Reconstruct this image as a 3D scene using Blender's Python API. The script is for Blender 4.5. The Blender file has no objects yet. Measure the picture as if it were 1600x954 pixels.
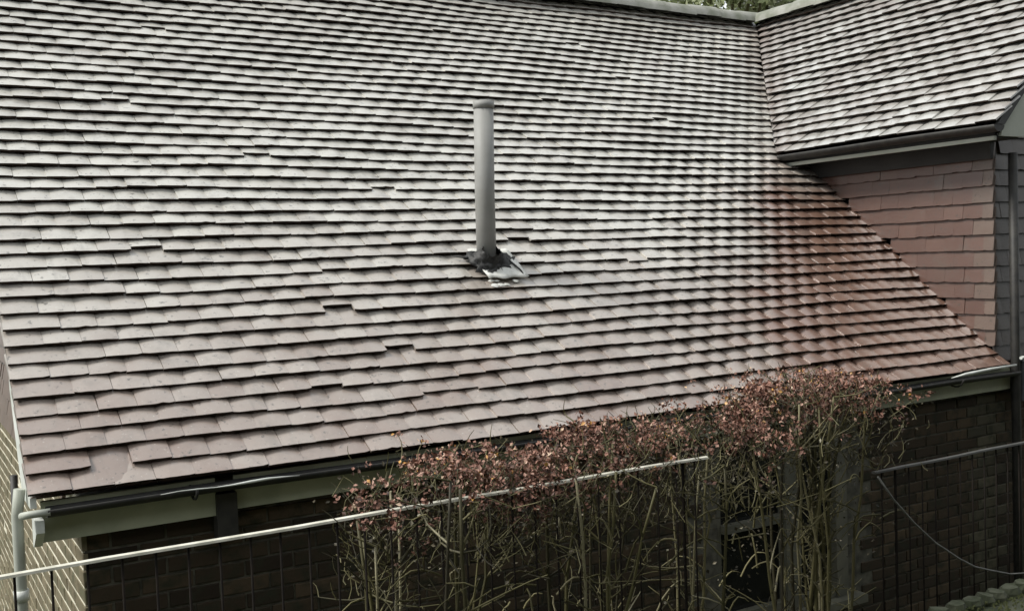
import bpy, math, random
import numpy as np
from mathutils import Matrix, Vector

S = bpy.context.scene
COL = S.collection
R = math.radians

# ------------------------------------------------------------------ camera
F_PX = 1611.66
cam_d = bpy.data.cameras.new('camera')
cam = bpy.data.objects.new('camera', cam_d)
COL.objects.link(cam)
cr = Vector((0.85494, -0.51753, -0.03503)); cu = Vector((0.0526, 0.01931, 0.99843)); cf = Vector((0.51605, 0.85544, -0.04373))
cam.matrix_world = Matrix(((cr.x, cu.x, -cf.x, 0), (cr.y, cu.y, -cf.y, 0), (cr.z, cu.z, -cf.z, 0), (0, 0, 0, 1)))
cam_d.sensor_width = 36
cam_d.lens = F_PX / 1600 * 36
cam_d.clip_start = .05
cam_d.clip_end = 600
S.camera = cam

# ------------------------------------------------------------------ sky, sun, exposure
SUN_EL, SUN_AZ = 50, -72            # azimuth from +Y towards +X
w = bpy.data.worlds.new('World'); S.world = w; w.use_nodes = True
nt = w.node_tree; nt.nodes.clear()
sky = nt.nodes.new('ShaderNodeTexSky'); sky.sky_type = 'NISHITA'; sky.sun_disc = False
sky.sun_elevation = R(SUN_EL); sky.sun_rotation = R(SUN_AZ % 360)
hs = nt.nodes.new('ShaderNodeHueSaturation'); hs.inputs['Saturation'].default_value = .2
mx = nt.nodes.new('ShaderNodeMix'); mx.data_type = 'RGBA'; mx.inputs[0].default_value = .75
mx.inputs[7].default_value = (8.6, 9.0, 9.3, 1)
bg = nt.nodes.new('ShaderNodeBackground'); bg.inputs[1].default_value = .08
out = nt.nodes.new('ShaderNodeOutputWorld')
nt.links.new(sky.outputs[0], hs.inputs['Color']); nt.links.new(hs.outputs[0], mx.inputs[6])
nt.links.new(mx.outputs[2], bg.inputs[0]); nt.links.new(bg.outputs[0], out.inputs[0])
sun_d = bpy.data.lights.new('sun', 'SUN'); sun = bpy.data.objects.new('sun', sun_d); COL.objects.link(sun)
sun_d.energy = 2.2; sun_d.angle = R(16); sun_d.color = (1, .96, .90)
sv = Vector((math.sin(R(SUN_AZ)) * math.cos(R(SUN_EL)), math.cos(R(SUN_AZ)) * math.cos(R(SUN_EL)), math.sin(R(SUN_EL))))
sun.rotation_euler = sv.to_track_quat('Z', 'Y').to_euler()
S.view_settings.view_transform = 'Standard'; S.view_settings.look = 'None'
S.view_settings.exposure = 0.78; S.view_settings.gamma = 1

rng = np.random.default_rng(7)
random.seed(7)

# ------------------------------------------------------------------ the house in numbers (metres, camera at the origin)
T, YE, ZE, YR = 0.88153, 4.16647, -0.81062, 7.722      # main roof: slope, eave y, eave z, ridge y
TW, XE, ZW = 0.98958, 6.10076, 0.78846                 # wing roof: slope, eave x, eave z
XL = 0.40276                                           # left verge of the main roof
XW = 6.365                                             # wing wall
ZR = ZE + (YR - YE) * T
XR = XE + (ZR - ZW) / TW
YV = YE + (ZW - ZE) / T
YF = 4.27                                              # front wall
XG = 0.59                                              # gable wall
YT = 4.05                                              # front verge of the wing roof
GROUND = -2.9
GAUGE, TILE_W = .1, .152

# ------------------------------------------------------------------ helpers
def link(o, parent=None, loc=(0, 0, 0)):
    COL.objects.link(o)
    if parent is not None:
        o.parent = parent
    o.location = loc
    return o

def thing(name, label, cat, loc, group=None):
    o = bpy.data.objects.new(name, None); COL.objects.link(o); o.location = loc
    o.empty_display_size = .1
    o['label'] = label; o['category'] = cat
    if group: o['group'] = group
    return o

class MB:
    def __init__(s): s.v = []; s.f = []; s.m = []; s.sm = []; s.a = []
    def add(s, v, f, m=0, smooth=False, rnd=0.):
        b = len(s.v); s.v += [tuple(q) for q in v]
        for i, q in enumerate(f):
            s.f.append(tuple(b + k for k in q)); s.m.append(m); s.sm.append(smooth); s.a.append(rnd)
    def box(s, a, b, m=0, rnd=0.):
        x0, y0, z0 = a; x1, y1, z1 = b
        s.add([(x0,y0,z0),(x1,y0,z0),(x1,y1,z0),(x0,y1,z0),(x0,y0,z1),(x1,y0,z1),(x1,y1,z1),(x0,y1,z1)],
              [(0,3,2,1),(4,5,6,7),(0,1,5,4),(1,2,6,5),(2,3,7,6),(3,0,4,7)], m, False, rnd)
    def prism(s, poly, axis, a, b, m=0):
        """polygon of 2-D points pushed along an axis from a to b"""
        def P(p, t):
            return {'x': (t, p[0], p[1]), 'y': (p[0], t, p[1]), 'z': (p[0], p[1], t)}[axis]
        n = len(poly)
        s.add([P(p, a) for p in poly] + [P(p, b) for p in poly],
              [tuple(range(n)), tuple(range(2*n-1, n-1, -1))] + [(i, i+n, (i+1) % n + n, (i+1) % n) for i in range(n)], m)
    def tube(s, pts, rad, n=6, m=0, rnd=0., cap=True):
        pts = [Vector(p) for p in pts]
        if not hasattr(rad, '__len__'): rad = [rad] * len(pts)
        vs = []; prev = None
        for i, p in enumerate(pts):
            d = (pts[min(i+1, len(pts)-1)] - pts[max(i-1, 0)])
            d = d.normalized() if d.length > 1e-9 else Vector((0, 0, 1))
            if prev is None:
                e = d.orthogonal().normalized()
            else:
                e = prev - d * prev.dot(d)
                e = e.normalized() if e.length > 1e-6 else d.orthogonal().normalized()
            prev = e; g = d.cross(e)
            for k in range(n):
                a = 2*math.pi*k/n
                vs.append(p + (e*math.cos(a) + g*math.sin(a))*rad[i])
        fs = [(i*n+k, i*n+(k+1) % n, (i+1)*n+(k+1) % n, (i+1)*n+k) for i in range(len(pts)-1) for k in range(n)]
        s.add(vs, fs, m, True, rnd)
        if cap:
            b = len(s.v) - len(vs)
            for q in (tuple(b+k for k in range(n-1, -1, -1)), tuple(b+(len(pts)-1)*n+k for k in range(n))):
                s.f.append(q); s.m.append(m); s.sm.append(False); s.a.append(rnd)
    def mesh(s, name, mats):
        me = bpy.data.meshes.new(name); me.from_pydata(s.v, [], s.f)
        for q in mats: me.materials.append(q)
        me.polygons.foreach_set('material_index', s.m); me.polygons.foreach_set('use_smooth', s.sm)
        at = me.attributes.new('rnd', 'FLOAT', 'FACE'); at.data.foreach_set('value', s.a)
        me.update(); return me
    def obj(s, name, mats, parent=None, stuff=False):
        if not isinstance(mats, (list, tuple)): mats = [mats]
        o = bpy.data.objects.new(name, s.mesh(name, mats))
        loc = (0, 0, 0)
        p = parent
        off = Vector((0, 0, 0))
        while p is not None: off += p.location; p = p.parent
        link(o, parent, -off)
        if stuff: o['kind'] = 'stuff'
        return o

def structure(o): o['kind'] = 'structure'; return o

# ------------------------------------------------------------------ materials
def nmat(name):
    m = bpy.data.materials.new(name); m.use_nodes = True
    t = m.node_tree; b = t.nodes['Principled BSDF']
    return m, t, b
def N(t, kind, **kw):
    n = t.nodes.new(kind)
    for k, v in kw.items():
        if k.startswith('i_'):
            key = k[2:]; key = int(key) if key.isdigit() else key
            n.inputs[key].default_value = v
        else: setattr(n, k, v)
    return n
def noise(t, scale, detail=4, rough=.6, vec=None):
    n = N(t, 'ShaderNodeTexNoise'); n.inputs['Scale'].default_value = scale; n.inputs['Detail'].default_value = detail
    n.inputs['Roughness'].default_value = rough
    if vec is None:
        g = N(t, 'ShaderNodeNewGeometry'); vec = g.outputs['Position']
    t.links.new(vec, n.inputs['Vector']); return n.outputs['Fac']
def math_(t, op, a, b=None, c=None, clamp=False):
    n = N(t, 'ShaderNodeMath', operation=op, use_clamp=clamp)
    for i, q in enumerate((a, b, c)):
        if q is None: continue
        if isinstance(q, (int, float)): n.inputs[i].default_value = q
        else: t.links.new(q, n.inputs[i])
    return n.outputs[0]
def mixc(t, f, a, b, mode='MIX'):
    n = N(t, 'ShaderNodeMix', data_type='RGBA', blend_type=mode)
    for i, q in ((0, f), (6, a), (7, b)):
        if isinstance(q, (int, float)): n.inputs[i].default_value = q
        elif isinstance(q, tuple): n.inputs[i].default_value = (*q, 1) if len(q) == 3 else q
        else: t.links.new(q, n.inputs[i])
    return n.outputs[2]
def rnd_of(t):
    a = N(t, 'ShaderNodeAttribute', attribute_name='rnd'); o = N(t, 'ShaderNodeObjectInfo')
    return math_(t, 'FRACT', math_(t, 'ADD', a.outputs['Fac'], o.outputs['Random']))
def maprange(t, v, a, b, c=0., d=1.):
    n = N(t, 'ShaderNodeMapRange', interpolation_type='SMOOTHSTEP'); t.links.new(v, n.inputs[0])
    for i, q in enumerate((a, b, c, d)): n.inputs[i+1].default_value = q
    return n.outputs[0]
def bump(t, b, h, strength=.3, dist=.005):
    n = N(t, 'ShaderNodeBump'); n.inputs['Strength'].default_value = strength; n.inputs['Distance'].default_value = dist
    t.links.new(h, n.inputs['Height']); t.links.new(n.outputs[0], b.inputs['Normal'])

def simple(name, c1, c2=None, rough=.6, scale=12, amt=1., spec=.5, coat=0., bmp=.2, metal=0.):
    m, t, b = nmat(name); c2 = c2 or tuple(q*.7 for q in c1)
    f = math_(t, 'MULTIPLY', maprange(t, noise(t, scale), .3, .7), amt)
    t.links.new(mixc(t, f, c1, c2), b.inputs['Base Color'])
    b.inputs['Roughness'].default_value = rough; b.inputs['Specular IOR Level'].default_value = spec
    b.inputs['Coat Weight'].default_value = coat; b.inputs['Metallic'].default_value = metal
    if bmp: bump(t, b, noise(t, scale*8), bmp, .003)
    return m

def tile_mat(name, red, grey, wet=1., patina_sheen=True, base=.5):
    m, t, b = nmat(name)
    g = N(t, 'ShaderNodeNewGeometry'); sp = N(t, 'ShaderNodeSeparateXYZ'); t.links.new(g.outputs['Position'], sp.inputs[0])
    r = rnd_of(t)
    p = math_(t, 'ADD', base, math_(t, 'MULTIPLY', math_(t, 'SUBTRACT', r, .5), .2))
    p = math_(t, 'ADD', p, math_(t, 'MULTIPLY', math_(t, 'SUBTRACT', noise(t, 2.2, 6, .65), .5), .75))
    if patina_sheen:
        # patina plus sky sheen painted as grey: most high up, fading beside the wing
        p = math_(t, 'ADD', p, maprange(t, sp.outputs['Z'], -1.0, .7, -.40, .34))
        y = math_(t, 'MULTIPLY', math_(t, 'SUBTRACT', sp.outputs['Y'], 4.17), .75)
        x = math_(t, 'SUBTRACT', sp.outputs['X'], y)
        x = math_(t, 'ADD', x, math_(t, 'MULTIPLY', math_(t, 'SUBTRACT', r, .5), .7))
        up = maprange(t, sp.outputs['Z'], .35, .8)
        sh = math_(t, 'MULTIPLY', maprange(t, x, 3.75, 5.0), math_(t, 'SUBTRACT', 1., up))
        p = math_(t, 'SUBTRACT', p, math_(t, 'MULTIPLY', sh, .85))
    if wet > .9:
        # the valley stays damp: redder tiles on both sides of it
        vy = math_(t, 'MULTIPLY', math_(t, 'SUBTRACT', sp.outputs['Y'], YV), .89)
        va = math_(t, 'ABSOLUTE', math_(t, 'SUBTRACT', math_(t, 'SUBTRACT', sp.outputs['X'], XE), vy))
        p = math_(t, 'SUBTRACT', p, math_(t, 'MULTIPLY', maprange(t, va, .03, .3, .6, 0.), noise(t, 6, 3)))
    p = math_(t, 'ADD', p, 0., clamp=True)
    c = mixc(t, p, red, grey)
    c = mixc(t, math_(t, 'MULTIPLY', maprange(t, noise(t, 38, 3), .61, .72), .75), c, (.045, .04, .032))
    c = mixc(t, math_(t, 'MULTIPLY', maprange(t, noise(t, 7, 6, .7), .5, .72), .38), c, (.10, .085, .07))
    st = N(t, 'ShaderNodeMapping'); st.inputs['Scale'].default_value = (14, 2.2, 2.2); t.links.new(g.outputs['Position'], st.inputs['Vector'])
    c = mixc(t, math_(t, 'MULTIPLY', maprange(t, noise(t, 1., 5, .65, st.outputs[0]), .54, .72), .3), c, (.09, .08, .062))
    c = mixc(t, math_(t, 'MULTIPLY', maprange(t, noise(t, 85, 2), .66, .74), .5 if wet > .9 else 0.), c, (.62, .62, .55))
    c = mixc(t, math_(t, 'MULTIPLY', maprange(t, noise(t, 24, 4, .7, None), .64, .70), .8), c, (.05, .045, .034))
    v = math_(t, 'ADD', .92, math_(t, 'MULTIPLY', r, .13))
    hsv = N(t, 'ShaderNodeHueSaturation'); t.links.new(c, hsv.inputs['Color']); t.links.new(v, hsv.inputs['Value'])
    t.links.new(hsv.outputs[0], b.inputs['Base Color'])
    b.inputs['Roughness'].default_value = .5
    b.inputs['Coat Weight'].default_value = wet; b.inputs['Coat Roughness'].default_value = .28; b.inputs['Coat IOR'].default_value = 1.9
    bump(t, b, noise(t, 70, 5), .35, .003)
    return m

M = {}
M['tile'] = tile_mat('roof_tile_clay', (.185, .104, .072), (.50, .485, .432), base=.68)
M['wing_tile'] = tile_mat('wing_tile_clay', (.2, .12, .095), (.43, .43, .40), patina_sheen=False, base=.85)
M['hung'] = tile_mat('hung_tile_clay', (.095, .042, .028), (.12, .066, .046), wet=.4, patina_sheen=False, base=.2)
M['hung_pale'] = tile_mat('hung_tile_pale', (.11, .07, .053), (.16, .115, .09), wet=.2, patina_sheen=False, base=.5)
M['hung_dark'] = tile_mat('hung_tile_dark', (.05, .035, .028), (.08, .07, .055), wet=.1, patina_sheen=False, base=.3)  # wing front's shade put into a darker tile colour
M['edge'] = simple('tile_edge_shade', (.03, .025, .02), (.07, .045, .034), .9, 30, bmp=0, spec=.2)  # shade under each tile tail painted dark on its butt end
M['deck'] = simple('roof_underlay', (.012, .011, .01), rough=.95, spec=.1)
M['ridge'] = simple('ridge_tile_mossy', (.30, .30, .27), (.16, .17, .13), .8, 6, bmp=.5)
M['upvc'] = simple('grey_pipe_plastic', (.30, .30, .285), (.24, .24, .22), .6, 4, bmp=.05)
M['lead'] = simple('lead_flashing_dark', (.012, .012, .012), (.03, .03, .028), .6, 10, bmp=.4)
M['leadpale'] = simple('lead_flashing_pale', (.72, .72, .68), (.55, .55, .5), .6, 25, bmp=.3)
M['mortar'] = simple('mortar', (.12, .115, .085), (.045, .043, .032), .95, 14, bmp=.5)
M['mortar_pale'] = simple('mortar_pale', (.78, .74, .6), (.6, .57, .45), .95, 14, bmp=.5)
M['mortar_dark'] = simple('mortar_dark', (.05, .048, .038), (.03, .03, .022), .95, 14, bmp=.5)
def brick_mat(name, c1, c2, c3):
    m, t, b = nmat(name); r = rnd_of(t)
    c = mixc(t, r, c1, c2); c = mixc(t, maprange(t, noise(t, 14, 5), .45, .7), c, c3)
    t.links.new(c, b.inputs['Base Color']); b.inputs['Roughness'].default_value = .9
    b.inputs['Specular IOR Level'].default_value = .25
    bump(t, b, noise(t, 90, 4), .6, .004); return m
M['brick'] = brick_mat('brick_shaded', (.022, .016, .010), (.075, .054, .032), (.026, .026, .015))  # front wall's shade put into a very dark brick colour
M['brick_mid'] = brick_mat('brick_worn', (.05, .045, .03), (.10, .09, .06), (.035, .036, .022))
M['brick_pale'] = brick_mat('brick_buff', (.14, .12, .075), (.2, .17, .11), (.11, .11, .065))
M['fascia'] = simple('fascia_paint_green_grey', (.44, .46, .33), (.33, .35, .25), .6, 5, bmp=.15)
M['white'] = simple('white_paint', (.72, .74, .70), (.5, .53, .48), .5, 8, bmp=.1)
M['bargegrey'] = simple('bargeboard_paint', (.45, .47, .41), (.36, .38, .32), .55, 5, bmp=.1)
M['gutter'] = simple('gutter_black_plastic', (.016, .016, .015), (.035, .033, .028), .6, 12, bmp=.1)
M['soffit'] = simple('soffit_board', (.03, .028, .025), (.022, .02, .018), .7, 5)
M['rail'] = simple('rail_paint_cream', (.72, .70, .60), (.5, .49, .4), .5, 14, bmp=.2)
M['rail_grey'] = simple('rail_grey_metal', (.08, .08, .075), (.05, .05, .045), .45, 14, bmp=.2)
M['iron'] = simple('baluster_black_iron', (.010, .009, .008), (.018, .014, .011), .85, 20, spec=.1)
M['frame'] = simple('window_frame_grey_green', (.13, .125, .09), (.08, .08, .06), .6, 6)
M['glass'] = simple('window_glass_dark', (.012, .013, .012), rough=.08, bmp=0)
M['moss'] = simple('moss', (.05, .065, .02), (.12, .13, .05), .95, 20, bmp=.8)
M['stone'] = simple('stone_lichened', (.10, .105, .07), (.035, .045, .02), .9, 10, bmp=.6)
M['ground'] = simple('ground_soil_moss', (.05, .045, .03), (.05, .07, .025), .95, 1.5, bmp=.5)
M['cable'] = simple('cable_grey', (.17, .17, .155), (.10, .10, .09), .5, 20)

# ------------------------------------------------------------------ picture-size estimate, used only to pick which pieces become objects
def px(P):
    P = Vector(P); d = P.dot(cf)
    if d < .1: return None
    return 800 + F_PX*P.dot(cr)/d, 477 - F_PX*P.dot(cu)/d, d

# ------------------------------------------------------------------ tiles
def tile_geo(seed, W=.1512, L=.19, th=.0118, slope=.185, camber=.008, nx=6):
    g = random.Random(seed)
    xs = np.linspace(-W/2, W/2, nx+1); ss = [0, .085, L]
    cb = camber*g.uniform(.7, 1.35); tw = g.uniform(-.006, .006); skew = g.uniform(-.005, .005)
    lc = g.uniform(.0, .003)
    v = []; f = []; mi = []; sm = []
    def h(x, s): return -slope*s - cb*(2*x/W)**2*min(1.1, .16 + .95*s/.1) + tw*x*(1-s/L) + lc*math.sin(math.pi*min(s/L*1.6, 1))
    tail = [skew*x + g.uniform(-.0008, .0008) for x in xs]
    if g.random() < .15: tail[g.randrange(1, nx)] += g.uniform(.002, .005)
    if g.random() < .2: tail[0] += g.uniform(.002, .006)
    if g.random() < .2: tail[-1] += g.uniform(.002, .006)
    for j, s in enumerate(ss):
        for i, x in enumerate(xs): v.append((x, (tail[i] if j == 0 else s), h(x, s)))
    n = nx+1
    for j in range(2):
        for i in range(nx): f.append((j*n+i, j*n+i+1, (j+1)*n+i+1, (j+1)*n+i)); mi.append(0); sm.append(True)
    b = len(v)
    for i, x in enumerate(xs): v.append((x, tail[i], h(x, 0)))
    for i, x in enumerate(xs): v.append((x, tail[i]+.001, h(x, 0)-th))
    for i in range(nx): f.append((b+i, b+n+i, b+n+i+1, b+i+1)); mi.append(1); sm.append(False)
    b = len(v)
    for x, i in ((-W/2, 0), (W/2, nx)):
        v += [(x, tail[i], h(x, 0)), (x, L, h(x, L)), (x, L, h(x, L)-th), (x, tail[i], h(x, 0)-th)]
    f += [(b, b+1, b+2, b+3), (b+7, b+6, b+5, b+4), (b+3, b+2, b+6, b+7)]; mi += [0, 0, 1]; sm += [False]*3
    return np.array(v), f, mi, sm

class Field:
    """gathers alike pieces; the largest in the picture become objects, the rest of each parent one stuff mesh"""
    def __init__(s): s.items = []
    def add(s, geo, mat4, size, parent, mats, rnd, label=None, clip=None):
        s.items.append((geo, mat4, size, parent, mats, rnd, label, clip))
FIELDS = {}
def field(n): return FIELDS.setdefault(n, Field())

def flush(name, cap=300):
    F = FIELDS[name].items
    order = sorted(range(len(F)), key=lambda i: -F[i][2])
    big = set(i for i in order[:cap] if F[i][2] > 0)
    meshes = {}; rest = {}
    for i, (geo, m, size, parent, mats, rnd, label, clip) in enumerate(F):
        gv, gf, gm, gs = geo
        if i in big:
            key = (id(geo), tuple(q.name for q in mats))
            clipped = clip is not None and clip(gv, m)[1]
            if clipped or key not in meshes:
                vv = gv if not clipped else clip(gv, m)[2]
                me = bpy.data.meshes.new(name); me.from_pydata([tuple(q) for q in vv], [], gf)
                for q in mats: me.materials.append(q)
                me.polygons.foreach_set('material_index', gm); me.polygons.foreach_set('use_smooth', gs)
                me.update()
                if not clipped: meshes[key] = me
            else: me = meshes[key]
            o = bpy.data.objects.new(name, me); COL.objects.link(o); o.parent = parent
            off = Vector((0, 0, 0)); p = parent
            while p is not None: off += p.location; p = p.parent
            o.matrix_basis = Matrix.Translation(-off) @ m
            if label: o['label'] = label
        else:
            rest.setdefault((parent.name, tuple(q.name for q in mats)), []).append(i)
    for (pn, mn), idx in rest.items():
        V = []; Fc = []; MI = []; SM = []; A = []; b = 0
        parent = F[idx[0]][3]
        for i in idx:
            geo, m, size, _, mats, rnd, label, clip = F[i]
            gv, gf, gm, gs = geo
            if clip is not None:
                wv, c, _ = clip(gv, m)
            else:
                mm = np.array(m); wv = gv @ mm[:3, :3].T + mm[:3, 3]
            V.append(wv); Fc += [tuple(b+k for k in q) for q in gf]; MI += gm; SM += gs; A += [rnd]*len(gf); b += len(gv)
        me = bpy.data.meshes.new(name); me.from_pydata(np.vstack(V).tolist(), [], Fc)
        for q in F[idx[0]][4]: me.materials.append(q)
        me.polygons.foreach_set('material_index', MI); me.polygons.foreach_set('use_smooth', SM)
        at = me.attributes.new('rnd', 'FLOAT', 'FACE'); at.data.foreach_set('value', A); me.update()
        o = bpy.data.objects.new('distant_' + name + 's', me); COL.objects.link(o); o.parent = parent
        off = Vector((0, 0, 0)); p = parent
        while p is not None: off += p.location; p = p.parent
        o.location = -off; o['kind'] = 'stuff'

def basis(o, ex, es, en):
    return Matrix(((ex[0], es[0], en[0], o[0]), (ex[1], es[1], en[1], o[1]), (ex[2], es[2], en[2], o[2]), (0, 0, 0, 1)))

def psize(m, wd, ht):
    c = [m @ Vector((x, y, 0)) for x in (-wd/2, wd/2) for y in (0, ht)]
    q = [px(k) for k in c]
    if any(k is None for k in q): return 0
    xs = [k[0] for k in q]; ys = [k[1] for k in q]
    cx, cy = sum(xs)/4, sum(ys)/4
    if not (-20 < cx < 1620 and -20 < cy < 974): return 0
    a, b, c_, d = q[0], q[2], q[3], q[1]
    pts = [a, b, c_, d]
    return abs(sum(pts[i][0]*pts[(i+1) % 4][1]-pts[(i+1) % 4][0]*pts[i][1] for i in range(4)))/2

# ================================================================== GROUND
g = MB(); g.add([(-150,-150,GROUND),(200,-150,GROUND),(200,250,GROUND),(-150,250,GROUND)], [(0,1,2,3)])
structure(g.obj('ground', M['ground']))

# ================================================================== HOUSE
house = thing('brick_house', 'brick house with weathered clay tiled roof and projecting wing', 'house', (3.5, YF, GROUND))

# --- roof decks (solid wedges under the tiles)
D = .075
roof = MB()
c0 = 1/math.hypot(1, T)
yd, zd = YE + .07*c0 + D*T*c0, ZE + .07*T*c0 - D*c0
yb = 2*YR - YE
roof.prism([(yd, zd), (YR, ZR - D/c0), (YR, ZR - D/c0 - .06), (yd+.05, zd - .02)], 'x', XL+.05, XR+.3)
roof.prism([(YR, ZR-.02), (yb, ZE), (yb, ZE-.08), (YR, ZR - .1)], 'x', XL+.02, 11)
roof_o = roof.obj('roof', M['deck'], house)
wr = MB(); c1 = 1/math.hypot(1, TW)
xd, zd2 = XE + .05*c1 + D*TW*c1, ZW + .05*TW*c1 - D*c1
# wing slope stops at the valley: built as a sheet with thickness, following the valley line
def yval(x): return YV + (x - XE)*(YR - YV)/(XR - XE)
for (xa, xb) in ((xd, XR),):
    za, zb = zd2, ZR - D/c1
    v = [(xa, YT+.04, za), (xb, YT+.04, zb), (xb, yval(xb)+.1, zb), (xa, yval(xa)+.1, za)]
    v += [(x, y, z-.06) for x, y, z in v]
    wr.add(v, [(0,1,2,3),(7,6,5,4),(0,4,5,1),(1,5,6,2),(2,6,7,3),(3,7,4,0)])
xb2 = 2*XR - XE
wr.prism([(XR, ZR-.02), (xb2, ZW), (xb2, ZW-.08), (XR, ZR-.1)], 'y', YT+.04, YR)
wroof_o = wr.obj('wing_roof', M['deck'], house)
wroof_o['label'] = 'higher roof slope of the projecting wing, pale grey tiles'

# --- main roof tiles
geos = [tile_geo(i) for i in range(14)]
lumpy = [tile_geo(200+i, camber=.0165) for i in range(10)]
sl = math.atan(T); ca, sa = math.cos(sl), math.sin(sl)
ES, EN = (0, ca, sa), (0, -sa, ca)
def sag(x, k):
    return .006*math.sin(1.3*x + .21*k + 1) + .004*math.sin(3.1*x - .5*k) + .003*math.sin(7.3*x + 1.9*k)
def row_wave(x, k): return .004*math.sin(1.9*x + 2.3*k) + .0035*math.sin(4.3*x + 5.1*k)
def xlim(y):
    return XW + .02 if y < YV else XE + (y - YV)*(XR - XE)/(YR - YV) + .0
def clip_main(gv, m):
    mm = np.array(m); wv = gv @ mm[:3, :3].T + mm[:3, 3]
    lim = np.where(wv[:, 1] < YV, XW + .02, XE + .012 + (wv[:, 1] - YV)*(XR - XE)/(YR - YV))
    hit = wv[:, 0] > lim
    if not hit.any(): return wv, False, gv
    wv[:, 0] = np.minimum(wv[:, 0], lim)
    inv = np.linalg.inv(mm); lv = wv @ inv[:3, :3].T + inv[:3, 3]
    return wv, True, lv
# tiles that have slipped or lie out of line: (x, y on the slope) -> metres down the slope (negative) or up
slips = [((1.23, 6.21), .03), ((1.775, 5.834), .03), ((1.164, 5.223), .036), ((1.99, 4.86), .044), ((2.10, 4.63), .034),
         ((5.18, 6.24), .03), ((2.37, 6.59), .02), ((3.29, 5.24), .03), ((3.93, 5.08), -.02), ((2.0, 5.09), .016),
         ((5.19, 6.68), .025), ((3.69, 7.12), .03), ((2.3, 4.42), .015), ((1.65, 4.44), .018), ((3.0, 6.7), .02), ((1.6, 6.9), .03), ((4.9, 7.1), .03), ((4.3, 6.4), .03), ((2.6, 5.6), .028), ((4.4, 4.9), .012)]
NC = 47
fm = field('roof_tile')
for k in range(NC):
    s0 = k*GAUGE; y0 = YE + s0*ca
    x = XL + (0 if k % 2 == 0 else TILE_W*.5) + TILE_W/2 + random.uniform(-.004, .004)
    first = True
    while x - TILE_W/2 < xlim(y0 + .05):
        ge = geos[random.randrange(14)]
        if 3.45 + .75*(y0-4.17) + random.gauss(0, .15) < x < 5.0 + .6*(y0-4.17) and y0 < 5.9: ge = lumpy[random.randrange(10)]
        if k == 1 and abs(x - .70) < TILE_W/2: ge = tile_geo(99, L=.27, slope=.10)
        xc = x; sx = 1.
        if first and k % 2 == 1:     # tile-and-a-half at the verge
            xc = (XL + x + TILE_W*.5)/2; sx = (x + TILE_W*.5 - XL)/TILE_W
        first = False
        ds = random.gauss(0, .0009) + row_wave(x, k)
        big = 0
        for (qx, qy), dd in slips:
            if abs(x - qx) < TILE_W/2 and abs(y0 - qy) < GAUGE*ca/2: ds = dd; big = 1
        if k == 1 and abs(x - .70) < TILE_W/2: ds = -.085
        lift = sag(x, k) + random.gauss(0, .0006) + (-.004 if big else 0)
        if k == 1 and abs(x - .70) < TILE_W/2: lift = .003
        rot = random.gauss(0, .0035) + (random.choice((-1, 1))*.03 if big and random.random() < .4 else 0)
        roll = random.gauss(0, .0035)
        cen = (xc + random.gauss(0, .001), YE + (s0+ds)*ca - lift*sa, ZE + (s0+ds)*sa + lift*ca)
        m = basis(cen, (1, 0, 0), ES, EN) @ Matrix.Rotation(rot, 4, 'Z') @ Matrix.Rotation(roll, 4, 'Y') @ Matrix.Diagonal((sx, 1, 1, 1))
        sz = psize(m, TILE_W*sx, GAUGE)
        q = px(cen)
        if k <= 1 and 650 < q[0] < 1380: sz *= .3          # behind the shrubs
        fm.add(ge, m, sz, roof_o, [M['tile'], M['edge']], random.random(), None, clip_main)
        x += TILE_W + random.uniform(-.0006, .0006)
# eaves under-course
for i in range(40):
    x = XL + .085 + i*TILE_W
    if x > XW: break
    fm.add(geos[i % 14], basis((x, YE+.012*ca+.02*sa, ZE+.012*sa-.02*ca), (1, 0, 0), ES, EN), 0, roof_o, [M['tile'], M['edge']], random.random(), None, clip_main)

# --- wing roof tiles
wl = math.atan(TW); cw, sw = math.cos(wl), math.sin(wl)
WS, WN = (cw, 0, sw), (-sw, 0, cw)
def clip_wing(gv, m):
    mm = np.array(m); wv = gv @ mm[:3, :3].T + mm[:3, 3]
    lim = YV - .012 + (wv[:, 0] - XE)*(YR - YV)/(XR - XE)
    hit = wv[:, 1] > lim
    if not hit.any(): return wv, False, gv
    wv[:, 1] = np.minimum(wv[:, 1], lim)
    inv = np.linalg.inv(mm); lv = wv @ inv[:3, :3].T + inv[:3, 3]
    return wv, True, lv
geos = [tile_geo(100+i, slope=.235, camber=.009) for i in range(14)]
NW = int(math.hypot(XR - XE, ZR - ZW)/.104) + 1
GW = math.hypot(XR - XE, ZR - ZW)/NW
for k in range(NW):
    s0 = k*GW; x0 = XE + s0*cw
    y = YT + (TILE_W/2 if k % 2 == 0 else 0) + random.uniform(-.006, .006)
    if k % 2: y += TILE_W/2
    first = True
    while y - TILE_W/2 < yval(x0 + .05):
        sx = 1.; yc = y
        if first and k % 2 == 1: sx = 1.5; yc = YT + TILE_W*.75
        elif k % 2 == 1: yc = y + TILE_W/2
        first = False
        ds = random.gauss(0, .001) + .003*math.sin(2.7*y + 1.7*k)
        lift = .005*math.sin(1.7*y + .3*k) + .005*math.sin(5.3*y + 1.3*k) + random.gauss(0, .002)
        cen = (XE + (s0+ds)*cw - lift*sw, yc, ZW + (s0+ds)*sw + lift*cw)
        m = basis(cen, (0, -1, 0), WS, WN) @ Matrix.Rotation(random.gauss(0, .005), 4, 'Z') @ Matrix.Rotation(random.gauss(0, .008), 4, 'Y') @ Matrix.Diagonal((sx, 1, 1, 1))
        fm.add(geos[random.randrange(14)], m, psize(m, TILE_W*sx, GW), wroof_o, [M['wing_tile'], M['edge']], random.random(), None, clip_wing)
        y += TILE_W + random.uniform(-.0006, .0006)
flush('roof_tile')

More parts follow.
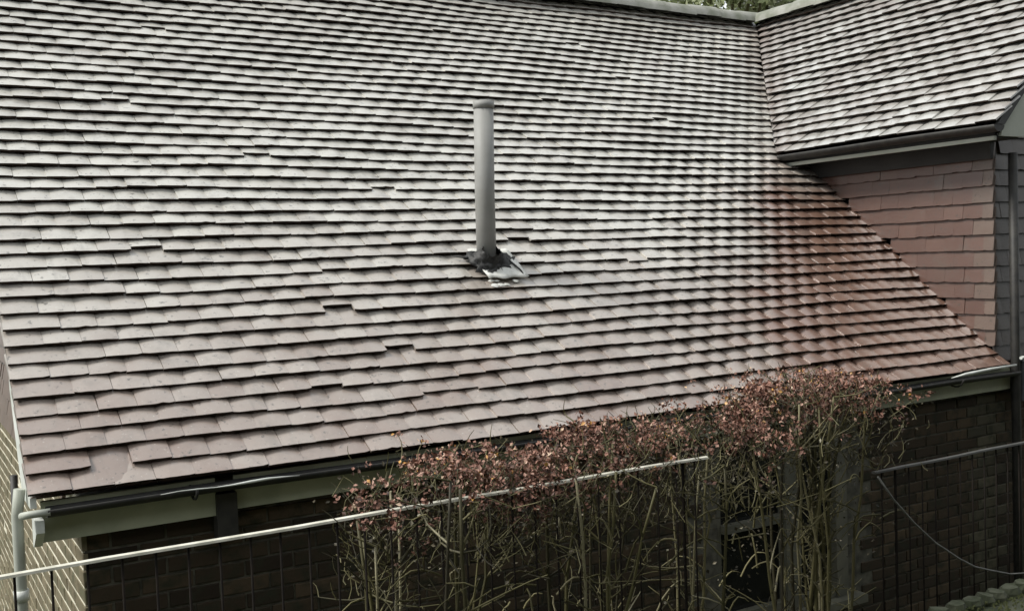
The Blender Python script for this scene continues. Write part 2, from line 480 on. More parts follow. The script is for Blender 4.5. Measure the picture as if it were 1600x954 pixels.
# --- ridge tiles
def ridge_geo(L, rad, seed):
    g = random.Random(seed); mb = MB(); n = 8
    vs = []
    for t in (-L/2, L/2):
        rr = rad*(1 + (.03 if t > 0 else 0))
        for i in range(n+1):
            a = math.pi*(i/n); vs.append((math.cos(a)*rr, t, math.sin(a)*rr*.85))
    mb.add(vs, [(i, i+1, i+n+2, i+n+1) for i in range(n)], 0, True)
    mb.add([vs[i] for i in range(n+1)] + [(v[0]*.8, v[1], v[2]*.8) for v in vs[:n+1]], [(i, i+n+1, i+n+2, i+1) for i in range(n)], 0)
    mb.add([vs[n+1+i] for i in range(n+1)] + [(v[0]*.8, v[1], v[2]*.8) for v in vs[n+1:]], [(i, i+1, i+n+2, i+n+1) for i in range(n)], 0)
    return mb.mesh('ridge_tile', [M['ridge']])
rme = [ridge_geo(.33, .135, i) for i in range(3)]
def ridge_run(a, b, parent):
    a = Vector(a); b = Vector(b); n = round((b-a).length/.32); d = (b-a)/n
    yaw = math.atan2(d.y, d.x) - math.pi/2
    off = Vector((0, 0, 0)); p = parent
    while p is not None: off += p.location; p = p.parent
    for i in range(n):
        o = bpy.data.objects.new('ridge_tile', rme[i % 3]); COL.objects.link(o); o.parent = parent
        o.location = a + d*(i+.5) - off + Vector((0, 0, random.uniform(-.006, .006)))
        o.rotation_euler = (random.gauss(0, .008), 0, yaw + random.gauss(0, .008))
ridge_run((XL, YR, ZR-.035), (XR+.05, YR, ZR-.035), roof_o)
ridge_run((XR, YT, ZR-.045), (XR, YR+.02, ZR-.045), wroof_o)

# --- vent pipe through the roof
vp = MB()
VX, VY = 2.905, 5.077; VZ = ZE + (VY-YE)*T
vp.tube([(VX, VY, VZ-.15), (VX+.004, VY, VZ+.4), (VX+.016, VY, VZ+.875)], .056, 20)
vo = vp.obj('vent_pipe', M['upvc'], house)
cp = MB(); cp.tube([(VX+.016, VY, VZ+.865), (VX+.017, VY, VZ+.905)], .0605, 20)
cp.tube([(VX+.017, VY, VZ+.905), (VX+.017, VY, VZ+.909)], [.0605, .05], 20)
cp.obj('pipe_cap', M['upvc'], vo)
# crumpled black collar, flaring out sideways over the tiles
def onroof(x, s, h): return (VX+x, VY + s*ca - h*sa, VZ + s*sa + h*ca)
co = MB(); nr, na = 10, 44; vs = []
gc = random.Random(3); rag = [gc.uniform(-1, 1) for _ in range(na)]
for j in range(nr):
    q = j/(nr-1)
    for i in range(na):
        a = 2*math.pi*i/na
        wide = 1 + .75*abs(math.cos(a))**3*q
        rr = (.057 + q**1.4*.034*(1 + .3*math.sin(3*a+1) + .45*rag[i]*q))*wide + .004*math.sin(9*a + 2*j)
        hg_ = .016 + (1-q)**1.4*.075 + .010*q*math.sin(6*a+1.5*j) + .006*rag[(i*3+j) % na]
        vs.append(onroof(math.cos(a)*rr + .01*q, math.sin(a)*rr*.9 - .012*q, hg_))
co.add(vs, [(j*na+i, (j+1)*na+i, (j+1)*na+(i+1) % na, j*na+(i+1) % na) for j in range(nr-1) for i in range(na)], 0, True)
co.obj('collar', M['lead'], vo)
# pale lead slate lying over the tiles below the pipe
ls = MB(); vs = []; nx, ns = 10, 8
for j in range(ns+1):
    for i in range(nx+1):
        x = -.09 + .26*i/nx + .03*(1-j/ns); s = -.155 + .25*j/ns + .007*math.sin(i*1.3)
        h = .017 + .0022*math.sin(i*.9+j*1.7)
        vs.append((VX + x, VY + s*ca - h*sa, VZ + s*sa + h*ca))
n1 = nx+1
ls.add(vs, [(j*n1+i, j*n1+i+1, (j+1)*n1+i+1, (j+1)*n1+i) for j in range(ns) for i in range(nx)], 0, True)
lo = ls.obj('lead_slate', M['leadpale'], vo)
so = lo.modifiers.new('thick', 'SOLIDIFY'); so.thickness = .004; so.offset = 1
# dark upturned edge on the right and a wrinkle on the left
ed = MB()
ed.tube([onroof(.055, .12, .030), onroof(.105, .02, .034), onroof(.165, -.10, .026), onroof(.175, -.13, .02)], [.004, .0065, .005, .002], 6)
ed.obj('flashing_edge', M['lead'], vo); ed = MB()
ed.tube([onroof(-.2, .055, .008), onroof(-.13, .03, .016), onroof(-.05, .01, .03)], [.002, .007, .014], 6)
ed.obj('flashing_edge', M['lead'], vo)
mp = MB()
for i in range(7):
    a = random.uniform(-.05, .12); s_ = random.uniform(-.20, -.15); r_ = random.uniform(.012, .026); n = 9
    vs = [onroof(a + math.cos(6.283*q/n)*r_*random.uniform(.7, 1.3), s_ + math.sin(6.283*q/n)*r_*random.uniform(.4, .8), .003) for q in range(n)]
    mp.add(vs + [onroof(a, s_, .009)], [(q, (q+1) % n, n) for q in range(n)], 0, True)
mp.obj('mortar_patch', M['leadpale'], vo, True)

# --- walls
def brick_geo(L, H, seed):
    g = random.Random(seed); j = lambda: g.uniform(-.0015, .0015)
    d = .02; bv = .003
    v = [(-L/2+j(), j(), -d), (L/2+j(), j(), -d), (L/2+j(), H+j(), -d), (-L/2+j(), H+j(), -d)]
    v += [(v[i][0], v[i][1], -bv) for i in range(4)]
    v += [(v[0][0]+bv, v[0][1]+bv, j()), (v[1][0]-bv, v[1][1]+bv, j()), (v[2][0]-bv, v[2][1]-bv, j()), (v[3][0]+bv, v[3][1]-bv, j())]
    f = []
    for a in (0, 4):
        for i in range(4): f.append((a+i, a+(i+1) % 4, a+4+(i+1) % 4, a+4+i))
    f.append((8, 9, 10, 11))
    return np.array(v), f, [0]*len(f), [False]*len(f)
bgeo = [brick_geo(.2, .06, i) for i in range(6)]; hgeo = [brick_geo(.095, .06, i+20) for i in range(3)]
BH, BW = .0705, .2105
fb = field('brick')
WIN = (3.86, 4.90, -2.08, -1.0)       # window opening in the front wall
def brick_wall(ex, es, en, org, width, z0, z1, parent, mats, skip=None, quoin=None):
    """org: world point at u=0; bricks laid from z1 downwards"""
    ex = Vector(ex); org = Vector(org); r = 0; z = z1 - BH
    while z > z0:
        u = -BW/2 if r % 2 else 0.
        while u < width:
            a, b = u + .005, u + BW - .005
            geo = bgeo[random.randrange(6)]; L0 = .2
            if a < 0: a = .0; geo = hgeo[random.randrange(3)]; L0 = .095
            if b > width:
                b = width
                if b - a < .04: break
                geo = hgeo[random.randrange(3)]; L0 = .095
            cc = (a+b)/2
            p = org + ex*cc; p.z = z
            if not (skip and skip(p.x - (b-a)/2, p.x + (b-a)/2, z, z + .06)):
                m = basis(p, ex, es, en) @ Matrix.Translation((0, 0, random.gauss(0, .0012))) @ Matrix.Diagonal(((b-a)/L0, 1, 1, 1))
                sz = psize(m, b-a, .06)
                mm = quoin if quoin and 6.12 + .05*(r % 2) < p.x < 6.40 else mats
                fb.add(geo, m, sz, parent, mm, random.random())
            u += BW
        z -= BH; r += 1
# front wall
fw_ = MB()
wx0, wx1, wz0, wz1 = WIN
yb0, yb1 = YF + .008, YF + .25
XEND = 8.6
for a, b, c, d in ((XG+.012, wx0, GROUND, -.86), (wx1, XEND, GROUND, -.86), (wx0, wx1, GROUND, wz0), (wx0, wx1, wz1, -.86)):
    fw_.box((a, yb0, c), (b, yb1, d))
front_o = fw_.obj('front_wall', M['mortar'], house)
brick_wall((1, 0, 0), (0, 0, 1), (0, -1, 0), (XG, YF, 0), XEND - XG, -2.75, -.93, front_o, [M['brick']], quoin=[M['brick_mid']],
           skip=lambda a, b, c, d: b > wx0-.02 and a < wx1+.02 and d > wz0 - .01 and c < wz1)
# gable wall, seen very obliquely past the left verge
gw = MB(); XGB = XG + .003
gw.prism([(yb1-.0, GROUND), (yb1, -.80), (YR, ZR-.3), (2*YR-yb1, -.80), (2*YR-yb1, GROUND)], 'x', XGB, XGB+.2)
gw.box((XGB, yb0+.012, GROUND), (XGB+.2, yb1-.001, -.87))
gable_o = gw.obj('gable_wall', M['mortar_pale'], house); gable_o['label'] = 'gable end wall of pale buff brick, lit from the left'
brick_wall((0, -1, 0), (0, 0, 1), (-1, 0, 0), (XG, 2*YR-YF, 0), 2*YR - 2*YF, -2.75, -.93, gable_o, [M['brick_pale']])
flush('brick')

# hung tiles
hg = [tile_geo(50+i, W=.1515, L=.18, th=.014, slope=.17, camber=.001, nx=4) for i in range(6)]
fh = field('hung_tile')
# wing side wall
ww = MB()
ww.box((XW+.038, YF+.03, -.9), (XW+.25, 7.2, ZW-.06))
wing_wall = ww.obj('wing_wall', M['deck'], house); wing_wall['label'] = 'tile hung side wall of the wing, red brown'
GH = .108
for k in range(15):
    z = ZE + .01 + k*GH
    if z > .56 - .05: break
    y = YF - .01 + (TILE_W/2 if k % 2 == 0 else 0)
    first = True; y += TILE_W/2 if k % 2 else 0
    while True:
        sx = 1.; yc = y
        if first: sx = 1. if k % 2 == 0 else .5; yc = YF - .012 + TILE_W*sx/2; y = yc + TILE_W*sx/2 + TILE_W/2
        else: y += TILE_W
        zr_ = ZE + (yc - TILE_W/2 - YE)*T
        if z + .05 < zr_ : break
        cen = (XW - .012 + random.gauss(0, .0012), yc, z + random.gauss(0, .0015))
        m = basis(cen, (0, -1, 0), (0, 0, 1), (-1, 0, 0)) @ Matrix.Rotation(random.gauss(0, .006), 4, 'Z') @ Matrix.Rotation(random.gauss(0, .01), 4, 'Y') @ Matrix.Diagonal((sx, 1, 1, 1))
        mats = [M['hung'], M['edge']]
        fh.add(hg[random.randrange(6)], m, psize(m, TILE_W*sx, GH), wing_wall, [M['hung_pale'] if first else M['hung'], M['edge']], random.random())
        first = False
# wing front
fz = MB(); fz.box((XW-.03, YF-.012, .565), (XW+.03, YV+.25, .679)); fz.obj('eave_shade_board', M['soffit'], house)  # dark board added at the wall top, standing in for eave shade
wf = MB()
wf.prism([(XW+.03, -.86), (XW+.03, ZW-.1), (XR, ZR-.25), (2*XR-XW, ZW-.1), (2*XR-XW, -.86)], 'y', YF+.02, YF+.2)
wing_front = wf.obj('wing_front', M['deck'], house); wing_front['label'] = 'tile hung front gable of the wing in deep shade'
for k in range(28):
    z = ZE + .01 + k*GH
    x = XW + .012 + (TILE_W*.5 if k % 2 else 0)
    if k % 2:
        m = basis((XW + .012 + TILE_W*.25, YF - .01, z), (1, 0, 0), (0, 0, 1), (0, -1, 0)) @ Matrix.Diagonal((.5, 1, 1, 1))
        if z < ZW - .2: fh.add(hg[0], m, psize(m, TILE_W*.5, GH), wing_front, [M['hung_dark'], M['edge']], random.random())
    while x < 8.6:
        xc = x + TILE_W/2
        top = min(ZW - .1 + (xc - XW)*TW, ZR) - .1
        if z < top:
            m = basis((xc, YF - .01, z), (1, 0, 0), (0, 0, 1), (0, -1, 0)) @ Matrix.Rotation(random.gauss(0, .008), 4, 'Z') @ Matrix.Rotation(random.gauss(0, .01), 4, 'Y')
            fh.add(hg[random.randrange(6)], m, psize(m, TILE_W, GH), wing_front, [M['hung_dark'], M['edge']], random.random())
        x += TILE_W
# upper gable on the left
for k in range(28):
    z = -.9 + k*.1
    y = YF + .30 + (TILE_W/2 if k % 2 else 0)
    while y < 2*YR - YF - .1:
        zr_ = ZE + (min(y, 2*YR-y) - YE)*T
        if z < zr_ - .30:
            m = basis((XG - .035, y, z), (0, -1, 0), (0, 0, 1), (-1, 0, 0)) @ Matrix.Rotation(random.gauss(0, .012), 4, 'Z') @ Matrix.Rotation(random.gauss(0, .02), 4, 'Y')
            q = px((XG-.03, y, z)); lx = XL + 0
            vis = q[0] < 45
            fh.add(hg[random.randrange(6)], m, psize(m, TILE_W, .1) if vis else 0, gable_o, [M['hung_pale'], M['edge']], random.random())
        y += TILE_W
flush('hung_tile')

# --- eaves of the main roof: fascia, soffit, gutter
e = MB(); e.box((.448, 4.222, -1.0), (1.10, 4.244, -.845)); e.box((1.18, 4.222, -.985), (XW+.1, 4.244, -.845))
e.obj('fascia', M['fascia'], house)
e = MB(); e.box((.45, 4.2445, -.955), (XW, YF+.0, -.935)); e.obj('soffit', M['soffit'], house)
e = MB(); e.box((1.098, 4.2, -1.1), (1.182, 4.262, -.91)); e.obj('fascia_gap_block', M['gutter'], house)  # black block closing the gap in the fascia
def gutter(mb, a, b, axis, c, z, r, n=8, depth=.8):
    """half-round channel along an axis between a and b; c the centre line across, z the rim"""
    prof = [(c + math.cos(math.pi + math.pi*i/n)*r, z + math.sin(math.pi + math.pi*i/n)*r*depth) for i in range(n+1)]
    inner = [(c + math.cos(math.pi + math.pi*i/n)*(r-.005), z + .001 + math.sin(math.pi + math.pi*i/n)*(r-.005)*depth) for i in range(n, -1, -1)]
    poly = prof + inner
    segs = max(2, int((b-a)/.6)); k = len(poly); vs = []
    for s in range(segs+1):
        t = a + (b-a)*s/segs; dz = .004*math.sin(s*1.7)
        for p in poly: vs.append((t, p[0], p[1]+dz) if axis == 'x' else (p[0], t, p[1]+dz))
    fs = [(s*k+i, s*k+(i+1) % k, (s+1)*k+(i+1) % k, (s+1)*k+i) for s in range(segs) for i in range(k)]
    mb.add(vs, fs, 0, True)
    for s in (0, segs):
        mb.add([vs[s*k+i] for i in range(n+1)], [tuple(range(n+1))])
e = MB(); gutter(e, .46, XW+.08, 'x', 4.168, -.862, .042); gut = e.obj('gutter', M['gutter'], house)
for x in (1.0, 2.2, 3.4, 4.6, 5.8):
    b_ = MB(); b_.tube([(x, 4.165+math.cos(math.pi+math.pi*i/8)*.058, -.859+math.sin(math.pi+math.pi*i/8)*.047) for i in range(9)], .006, 5)
    b_.obj('gutter_bracket', M['gutter'], gut)
b_ = MB()
b_.tube([(5.70, 4.12, -.838), (5.85, 4.12, -.826), (6.1, 4.12, -.815), (6.38, 4.12, -.81)], [.002, .011, .010, .006], 6); b_.obj('glint_flashing', M['white'], gut)  # pale tapered flashing strip at the tile edge
b_ = MB(); pts = [(.86+.07*i, 4.108+.002*math.sin(i*2), -.858+.003*math.sin(i*1.3)) for i in range(9)]
b_.tube(pts, [.001, .002, .003, .002, .004, .0065, .006, .003, .001], 6); b_.obj('glint_flashing', M['white'], gut)  # rim glint painted as a thin white strip on the gutter
# left corner: box end, elbow, downpipe
e = MB()
e.prism([(4.14, -.945), (4.235, -1.015), (4.262, -1.015), (4.262, -.90), (4.14, -.90)], 'x', .418, .4475); e.obj('fascia_end', M['white'], house)
e = MB(); zt = -.835
e.prism([(4.19, -.86), (4.19, -.82), (4.74, -.36), (4.74, -.46), (4.45, -.86)], 'x', .408, .43); e.obj('bargeboard', M['white'], house)
e = MB()
e.tube([(.47, 4.14, -.87), (.40, 4.15, -.872), (.375, 4.18, -.88)], .014, 10)
e.tube([(.385, 4.3, -.80), (.372, 4.3, -.9), (.372, 4.3, -1.05), (.372, 4.3, GROUND)], .021, 12)
dp = e.obj('downpipe', M['bargegrey'], house); dp['label'] = 'pale grey downpipe at the left corner'
e = MB(); e.tube([(.372, 4.3, -1.185), (.372, 4.3, -1.225)], .028, 12); e.obj('pipe_clip', M['white'], dp)
e = MB(); e.tube([(.395, 4.62, -.80), (.395, 4.62, GROUND)], .014, 8); d2 = e.obj('black_upright', M['gutter'], house)  # thin black upright beside the downpipe

# --- eaves of the wing
e = MB(); gutter(e, YT-.02, YV-.08, 'y', XE-.005, .752, .055)
g2 = e.obj('wing_gutter', M['gutter'], house)
e = MB(); e.box((XE+.055, YT+.06, .668), (XE+.075, YV+.1, .75)); e.obj('wing_fascia', M['gutter'], house)
e = MB(); e.box((XE+.03, YT+.04, .664), (XE+.054, YV-.03, .69)); e.obj('fascia_trim', M['bargegrey'], house)
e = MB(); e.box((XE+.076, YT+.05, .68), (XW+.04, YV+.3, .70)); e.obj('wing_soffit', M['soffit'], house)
# bargeboard with its wide foot at the front of the wing
e = MB(); yy0, yy1 = YT+.03, YT+.06
e.prism([(XE+.09, .69), (XE+.36, .69), (XE+.37, .96), (XR, ZR-.22), (XR, ZR-.06), (XE+.12, ZW+.03)], 'y', yy0, yy1)
e.obj('wing_bargeboard', M['bargegrey'], house)
e = MB(); e.prism([(XE+.02, .762), (XE+.10, .762), (XR, ZR-.11), (XR, ZR-.06), ], 'y', YT+.01, YT+.028); e.obj('undercloak', M['lead'], house)
# pipe on the wing front
e = MB(); e.tube([(6.48, 4.19, .6), (6.48, 4.19, -.78), (6.48, 4.19, GROUND)], .03, 10); e.obj('wing_downpipe', M['gutter'], house)
e = MB(); e.box((6.52, 4.15, -1.07), (6.68, 4.24, -.80)); e.box((6.51, 4.14, -.80), (6.69, 4.245, -.79)); e.obj('meter_box', simple('meter_box_grey', (.13, .135, .14), rough=.5), house)
e = MB(); e.tube([(6.40, 4.10, -.765), (6.50, 4.10, -.763)], .011, 8); e.obj('pipe_stub', M['white'], house)

# --- window behind the shrubs
e = MB()
def bar(a, b): e.box(a, b)
bar((wx0, 4.285, wz0), (wx0+.03, 4.30, wz1)); bar((4.345, 4.235, wz0), (4.46, 4.30, wz1)); bar((4.765, 4.24, wz0), (4.86, 4.30, wz1))
bar((wx0+.03, 4.25, wz1-.07), (4.345, 4.30, wz1)); bar((4.46, 4.25, wz1-.07), (4.765, 4.30, wz1))
bar((wx0+.03, 4.25, wz0), (4.345, 4.30, wz0+.06)); bar((4.46, 4.25, wz0), (4.765, 4.30, wz0+.06))
bar((wx0+.03, 4.25, -1.56), (4.345, 4.30, -1.515))
win = e.obj('window', M['frame'], house); win['label'] = 'grey green framed window half hidden by the shrubs'
e = MB(); e.box((wx0, 4.30, wz0), (wx1-.015, 4.31, wz1)); e.obj('pane', M['glass'], win)
e = MB(); e.box((wx0-.05, 4.18, wz0-.05), (wx1+.06, 4.262, wz0-.003)); e.obj('sill', M['frame'], win)

# ================================================================== UNSEEN HOUSE added behind the viewpoint to block low sky
opp = thing('sky_blocker_house', 'unseen dark brick house added behind the viewpoint to block low sky', 'house', (3, -3.5, GROUND))
e = MB(); e.box((-7, -6.5, GROUND), (14, -1.6, 3.4)); e.obj('wall', M['brick'], opp)
e = MB(); e.prism([(-1.2, 3.3), (-4.0, 5.4), (-6.9, 3.3)], 'x', -7.2, 14.2); e.obj('roof', M['hung_dark'], opp)

# ================================================================== RAILINGS
YRAIL = 3.0
def railing(x0, x1, zt, mat, label, sag_=0.):
    t_ = thing('railing', label, 'railing', ((x0+x1)/2, YRAIL, GROUND), 'railings in front of the house')
    r_ = MB(); n = 12
    prof = [(-.013, -.004), (-.011, .003), (0, .0055), (.011, .003), (.013, -.004), (0, -.0065)]
    vs = []
    for i in range(n+1):
        x = x0 + (x1-x0)*i/n
        for a, b in prof: vs.append((x, YRAIL+a, zt + b - sag_*math.sin(math.pi*i/n) + .0015*math.sin(i*1.9)))
    r_.add(vs, [(i*6+k, (i+1)*6+k, (i+1)*6+(k+1) % 6, i*6+(k+1) % 6) for i in range(n) for k in range(6)] + [tuple(range(5,-1,-1)), tuple(n*6+k for k in range(6))], 0, False)
    r_.obj('handrail', mat, t_)
    b_ = MB(); b_.box((x0, YRAIL-.012, zt-.96), (x1, YRAIL+.012, zt-.945)); b_.obj('bottom_rail', M['iron'], t_)
    bm = MB(); bm.tube([(0, 0, -.945), (0, 0, -.006)], .0036, 6); me = bm.mesh('baluster', [M['iron']])
    x = x0 + .05
    while x < x1:
        o = bpy.data.objects.new('baluster', me); COL.objects.link(o); o.parent = t_
        o.location = Vector((x, YRAIL, zt)) - t_.location; x += .0905
    for x in (x0+.14, x1-.12):
        b_ = MB(); b_.box((x-.004, YRAIL-.004, GROUND), (x+.004, YRAIL+.004, zt-.008)); b_.obj('post', M['iron'], t_)
    return t_
railing(-.62, 2.66, -.782, M['rail'], 'long railing with cream handrail and black bars running into the shrubs')
railing(3.61, 5.9, -.973, M['rail_grey'], 'dark railing with grey handrail right of the shrubs, below the wing', .0)
# hanging cable
cb = MB(); P = [(3.60, -.985), (3.70, -1.10), (3.835, -1.226), (3.98, -1.34), (4.145, -1.441), (4.26, -1.50), (4.382, -1.54), (4.53, -1.585), (4.685, -1.608), (4.9, -1.60), (5.3, -1.52), (5.85, -1.33)]
cb.tube([(x, YRAIL-.03, z) for x, z in P], .0045, 6)
co_ = cb.obj('cable', M['cable']); co_['label'] = 'grey cable sagging from the end of the dark railing'; co_['category'] = 'cable'

# ================================================================== MOSSY GARDEN WALL, bottom right
mw = thing('garden_wall', 'low stone wall with mossy top at the bottom right corner', 'wall', (4.9, 2.8, GROUND))
e = MB(); e.box((3.0, 2.60, GROUND), (6.4, 2.93, -1.64)); e.obj('wall_core', M['stone'], mw)
x = 3.0
while x < 6.3:
    L = random.uniform(.07, .13); s_ = MB(); n = 7; vs = []
    for j, (q, h) in enumerate(((1, -.02), (1.02, .02), (.75, .045))):
        for i in range(n):
            a = 2*math.pi*i/n + j*.1
            vs.append((x + L/2 + math.cos(a)*L*.48*q*random.uniform(.9, 1.1), 2.885 + math.sin(a)*.05*q, -1.64 + h + random.uniform(-.006, .006)))
    s_.add(vs, [(j*n+i, j*n+(i+1) % n, (j+1)*n+(i+1) % n, (j+1)*n+i) for j in range(2) for i in range(n)] + [tuple(2*n+i for i in range(n))], 0)
    s_.obj('stone', M['stone'], mw); x += L
ms = MB()
for i in range(2600):
    x = random.uniform(3.0, 6.3); y = random.uniform(2.6, 2.87); z = -1.632 + .02*math.sin(x*9)*math.sin(y*30)
    r_ = random.uniform(.004, .013); a = random.uniform(0, 6.28)
    ms.add([(x, y, z), (x+math.cos(a)*r_, y+math.sin(a)*r_, z+r_*.6), (x+math.cos(a+1.6)*r_, y+math.sin(a+1.6)*r_, z+r_*1.1), (x+math.cos(a+.8)*r_*.3, y+math.sin(a+.8)*r_*.3, z+r_*1.6)], [(0,1,3),(0,3,2),(1,2,3)], 0, False)
ms.obj('moss', M['moss'], mw, True)

# ================================================================== SHRUBS
def leaf_mat(name, cols):
    m, t, b = nmat(name); r = N(t, 'ShaderNodeAttribute', attribute_name='rnd')
    cr_ = N(t, 'ShaderNodeValToRGB'); el = cr_.color_ramp.elements
    while len(el) < len(cols): el.new(.5)
    for i, (p, c) in enumerate(cols): el[i].position = p; el[i].color = (*c, 1)
    t.links.new(r.outputs['Fac'], cr_.inputs[0])
    t.links.new(cr_.outputs[0], b.inputs['Base Color']); b.inputs['Roughness'].default_value = .6
    b.inputs['Specular IOR Level'].default_value = .35
    return m
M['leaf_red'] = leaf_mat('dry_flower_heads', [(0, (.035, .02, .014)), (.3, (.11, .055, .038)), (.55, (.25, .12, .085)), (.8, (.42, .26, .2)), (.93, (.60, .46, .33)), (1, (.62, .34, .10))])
M['leaf_low'] = leaf_mat('dull_leaves', [(0, (.022, .02, .012)), (.5, (.06, .05, .028)), (.85, (.13, .11, .07)), (1, (.32, .3, .22))])
M['stem'] = leaf_mat('stem_bark', [(0, (.03, .026, .014)), (.5, (.085, .078, .03)), (.85, (.19, .17, .085)), (1, (.36, .33, .22))])

def ztop(x):
    xs = [1.2, 1.35, 1.55, 1.75, 2.0, 2.3, 2.6, 2.95, 3.15, 3.45, 3.72, 3.86]
    zs = [-.76, -.66, -.61, -.66, -.66, -.61, -.63, -.62, -.55, -.53, -.56, -.66]
    return float(np.interp(x, xs, zs))
def curve(p0, p1, bend, n=7, jit=.01):
    p0 = Vector(p0); p1 = Vector(p1); out = []
    for i in range(n):
        t = i/(n-1); p = p0.lerp(p1, t) + Vector(bend)*math.sin(math.pi*t)
        if 0 < i < n-1: p += Vector((random.gauss(0, jit), random.gauss(0, jit), random.gauss(0, jit)))
        out.append(p)
    return out
def petal(mb, c, r, rnd, up=.4):
    d = Vector((random.gauss(0, 1), random.gauss(0, 1)-.3, random.gauss(0, 1)+up)).normalized()
    e = d.orthogonal().normalized(); e.rotate(Matrix.Rotation(random.uniform(0, 6.28), 3, d)); g_ = d.cross(e)
    w = r*random.uniform(.5, .8)
    mb.add([c - e*r, c - g_*w + d*r*.2, c + e*r, c + g_*w + d*r*.25], [(0, 1, 2), (0, 2, 3)], 0, False, rnd)

def shrub(x0, x1, yc, roots, label, nhead, nlow, dense, seed):
    random.seed(seed)
    t_ = thing('shrub', label, 'shrub', ((x0+x1)/2, yc, GROUND), 'shrubs growing along the railing')
    tw = MB(); heads = []
    ns = 0
    for (rx, n, spread) in roots:
        for i in range(n):
            tx = min(max(rx + random.gauss(0, spread), x0), x1)
            top = ztop(tx) - random.uniform(.02, .22)
            b0 = (rx + random.gauss(0, .07), yc + random.gauss(0, .06), -2.3)
            b1 = (tx, yc + random.gauss(0, .13), top)
            pts = curve(b0, b1, (random.gauss(0, .05), random.gauss(0, .05), 0), 9, .007)
            r0 = random.uniform(.006, .0125)
            st = MB(); rr = random.random()
            st.tube(pts, [r0*(1-.07*j) for j in range(9)], 6, 0, rr); st.obj('stem', M['stem'], t_); ns += 1
            for k in range(9):
                q = pts[random.randrange(3, 9)]
                e_ = q + Vector((random.gauss(0, .13), random.gauss(0, .08), random.uniform(-.02, .2)))
                e_.z = min(e_.z, ztop(e_.x) - .02)
                tp = curve(q, e_, (random.gauss(0, .02), random.gauss(0, .02), random.gauss(0, .02)), 5, .0018)
                tw.tube(tp, [.0042, .0036, .003, .0025, .0018], 4, 0, random.random(), False)
                for z in range(2):
                    f_ = tp[random.randrange(1, 5)]; e2 = f_ + Vector((random.gauss(0, .05), random.gauss(0, .05), random.uniform(0, .08)))
                    tw.tube(curve(f_, e2, (random.gauss(0, .006), 0, .004), 4, .0008), [.0022, .0019, .0015, .001], 3, 0, random.random()*.8, False)
    # arching bare twigs lower down
    for i in range(int(26*dense)):
        q = Vector((random.uniform(x0, x1), yc + random.gauss(0, .12), random.uniform(-1.55, -1.0)))
        e_ = q + Vector((random.gauss(0, .16), random.gauss(0, .06), random.uniform(-.12, .16)))
        tw.tube(curve(q, e_, (0, 0, random.uniform(.01, .08)), 6, .002), [.0045, .0042, .0038, .0032, .0026, .0018], 4, 0, random.uniform(.3, 1), False)
    # fine mesh of twigs right under the heads
    for i in range(int(650*dense)):
        x = random.uniform(x0, x1); q = Vector((x, yc + random.gauss(0, .15), ztop(x) - random.uniform(.06, .42)))
        e_ = q + Vector((random.gauss(0, .05), random.gauss(0, .04), random.uniform(.02, .1)))
        tw.tube(curve(q, e_, (random.gauss(0, .01), random.gauss(0, .01), 0), 4, .0015), [.0024, .0021, .0017, .0011], 3, 0, random.random()*.7, False)
    tw.obj('twigs', M['stem'], t_, True)
    fo = MB()
    clumps = []
    for i in range(max(6, nhead//34)):
        cx_ = random.uniform(x0+.02, x1-.02)
        clumps.append((cx_, yc + random.gauss(0, .12), ztop(cx_) - random.uniform(.0, .05) - random.choice((0, 0, .05, .1)), random.uniform(.035, .085), random.uniform(-.12, .15)))
    for i in range(nhead):
        if random.random() < .75:
            q = random.choice(clumps)
            c = Vector((q[0] + random.gauss(0, q[3]), q[1] + random.gauss(0, q[3]), q[2] - abs(random.gauss(0, q[3]))*.9)); tone = q[4]
        else:
            x = random.uniform(x0, x1); c = Vector((x, yc + random.gauss(0, .15), ztop(x) - abs(random.gauss(0, .11)))); tone = 0
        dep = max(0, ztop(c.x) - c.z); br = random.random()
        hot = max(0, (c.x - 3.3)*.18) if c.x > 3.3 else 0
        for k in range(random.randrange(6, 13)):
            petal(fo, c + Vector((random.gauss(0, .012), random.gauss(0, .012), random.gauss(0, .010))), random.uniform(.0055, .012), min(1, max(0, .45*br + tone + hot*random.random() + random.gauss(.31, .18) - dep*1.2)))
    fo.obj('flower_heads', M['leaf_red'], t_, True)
    lo_ = MB()
    for i in range(nlow):
        x = random.uniform(x0, x1); z = ztop(x) - random.choice((random.uniform(.04, .3), random.uniform(.05, .4), random.uniform(.1, .8)))
        petal(lo_, Vector((x, yc + random.gauss(0, .14), z)), random.uniform(.004, .011), random.random()**1.5)
    lo_.obj('leaves', M['leaf_low'], t_, True)
shrub(1.25, 2.02, 3.12, [(1.42, 7, .1), (1.72, 4, .14)], 'left shrub with reddish dried heads where the cream handrail enters it', 420, 900, .75, 11)
shrub(2.02, 2.98, 3.16, [(2.15, 9, .2), (2.75, 5, .15)], 'middle shrub of brown heads and thin green stems between the two others', 460, 1300, .9, 12)
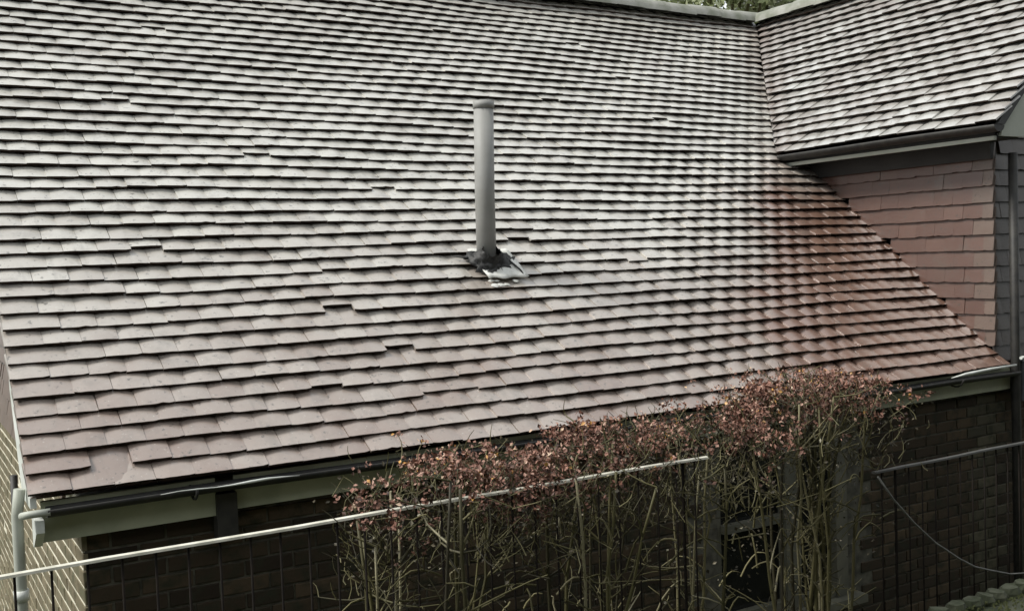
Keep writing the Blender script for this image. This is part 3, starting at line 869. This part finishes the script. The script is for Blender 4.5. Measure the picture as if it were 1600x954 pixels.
shrub(2.92, 3.84, 3.2, [(3.45, 18, .13), (3.1, 3, .2)], 'right shrub with bright red brown heads above a dense bundle of upright stems', 760, 1500, 1., 13)
random.seed(5)

# ================================================================== TREES BEHIND
M['tree_leaf'] = leaf_mat('tree_leaves', [(0, (.22, .26, .13)), (.5, (.36, .40, .21)), (1, (.5, .53, .36))])
M['blossom'] = leaf_mat('white_blossom', [(0, (.6, .62, .58)), (1, (.85, .86, .82))])
def tree(x, y, h, rad, label, n, blossom=0):
    t_ = thing('tree', label, 'tree', (x, y, GROUND), 'trees behind the house')
    tr = MB(); top = Vector((x, y, h))
    tr.tube(curve((x, y, GROUND), (x+.3, y, h-rad*.3), (.2, 0, 0), 8, .05), [.2-.02*i for i in range(8)], 8, 0, .3)
    cl = []
    for i in range(16):
        a = random.uniform(0, 6.28); q = Vector((x+.15, y, GROUND + (h-GROUND)*random.uniform(.4, .85)))
        e_ = top + Vector((math.cos(a)*rad*random.uniform(.3, .95), math.sin(a)*rad*random.uniform(.3, .95), random.uniform(-rad*.7, rad*.75)))
        tr.tube(curve(q, e_, (0, 0, .2), 6, .06), [.07, .06, .045, .035, .025, .015], 5, 0, .5); cl.append(e_)
    tr.obj('trunk', M['stem'], t_)
    fo = MB()
    for i in range(n):
        c = random.choice(cl) + Vector((random.gauss(0, .45), random.gauss(0, .45), random.gauss(0, .35)))
        petal(fo, c, random.uniform(.05, .1), random.random())
    fo.obj('crown', M['tree_leaf'], t_, True)
    if blossom:
        fo = MB()
        for i in range(blossom):
            c0_ = random.choice(cl) + Vector((random.gauss(0, .5), random.gauss(0, .5), random.gauss(0, .35)))
            for k in range(14): petal(fo, c0_ + Vector((random.gauss(0, .09), random.gauss(0, .09), random.gauss(0, .07))), random.uniform(.03, .06), random.random())
        fo.obj('blossom', M['blossom'], t_, True)
tree(13.0, 14.5, 4.6, 1.7, 'green tree showing just above the main ridge near the valley', 5000, 20)
tree(15.3, 14.2, 4.7, 1.6, 'white blossoming tree just above the meeting point of the two ridges', 4000, 260)
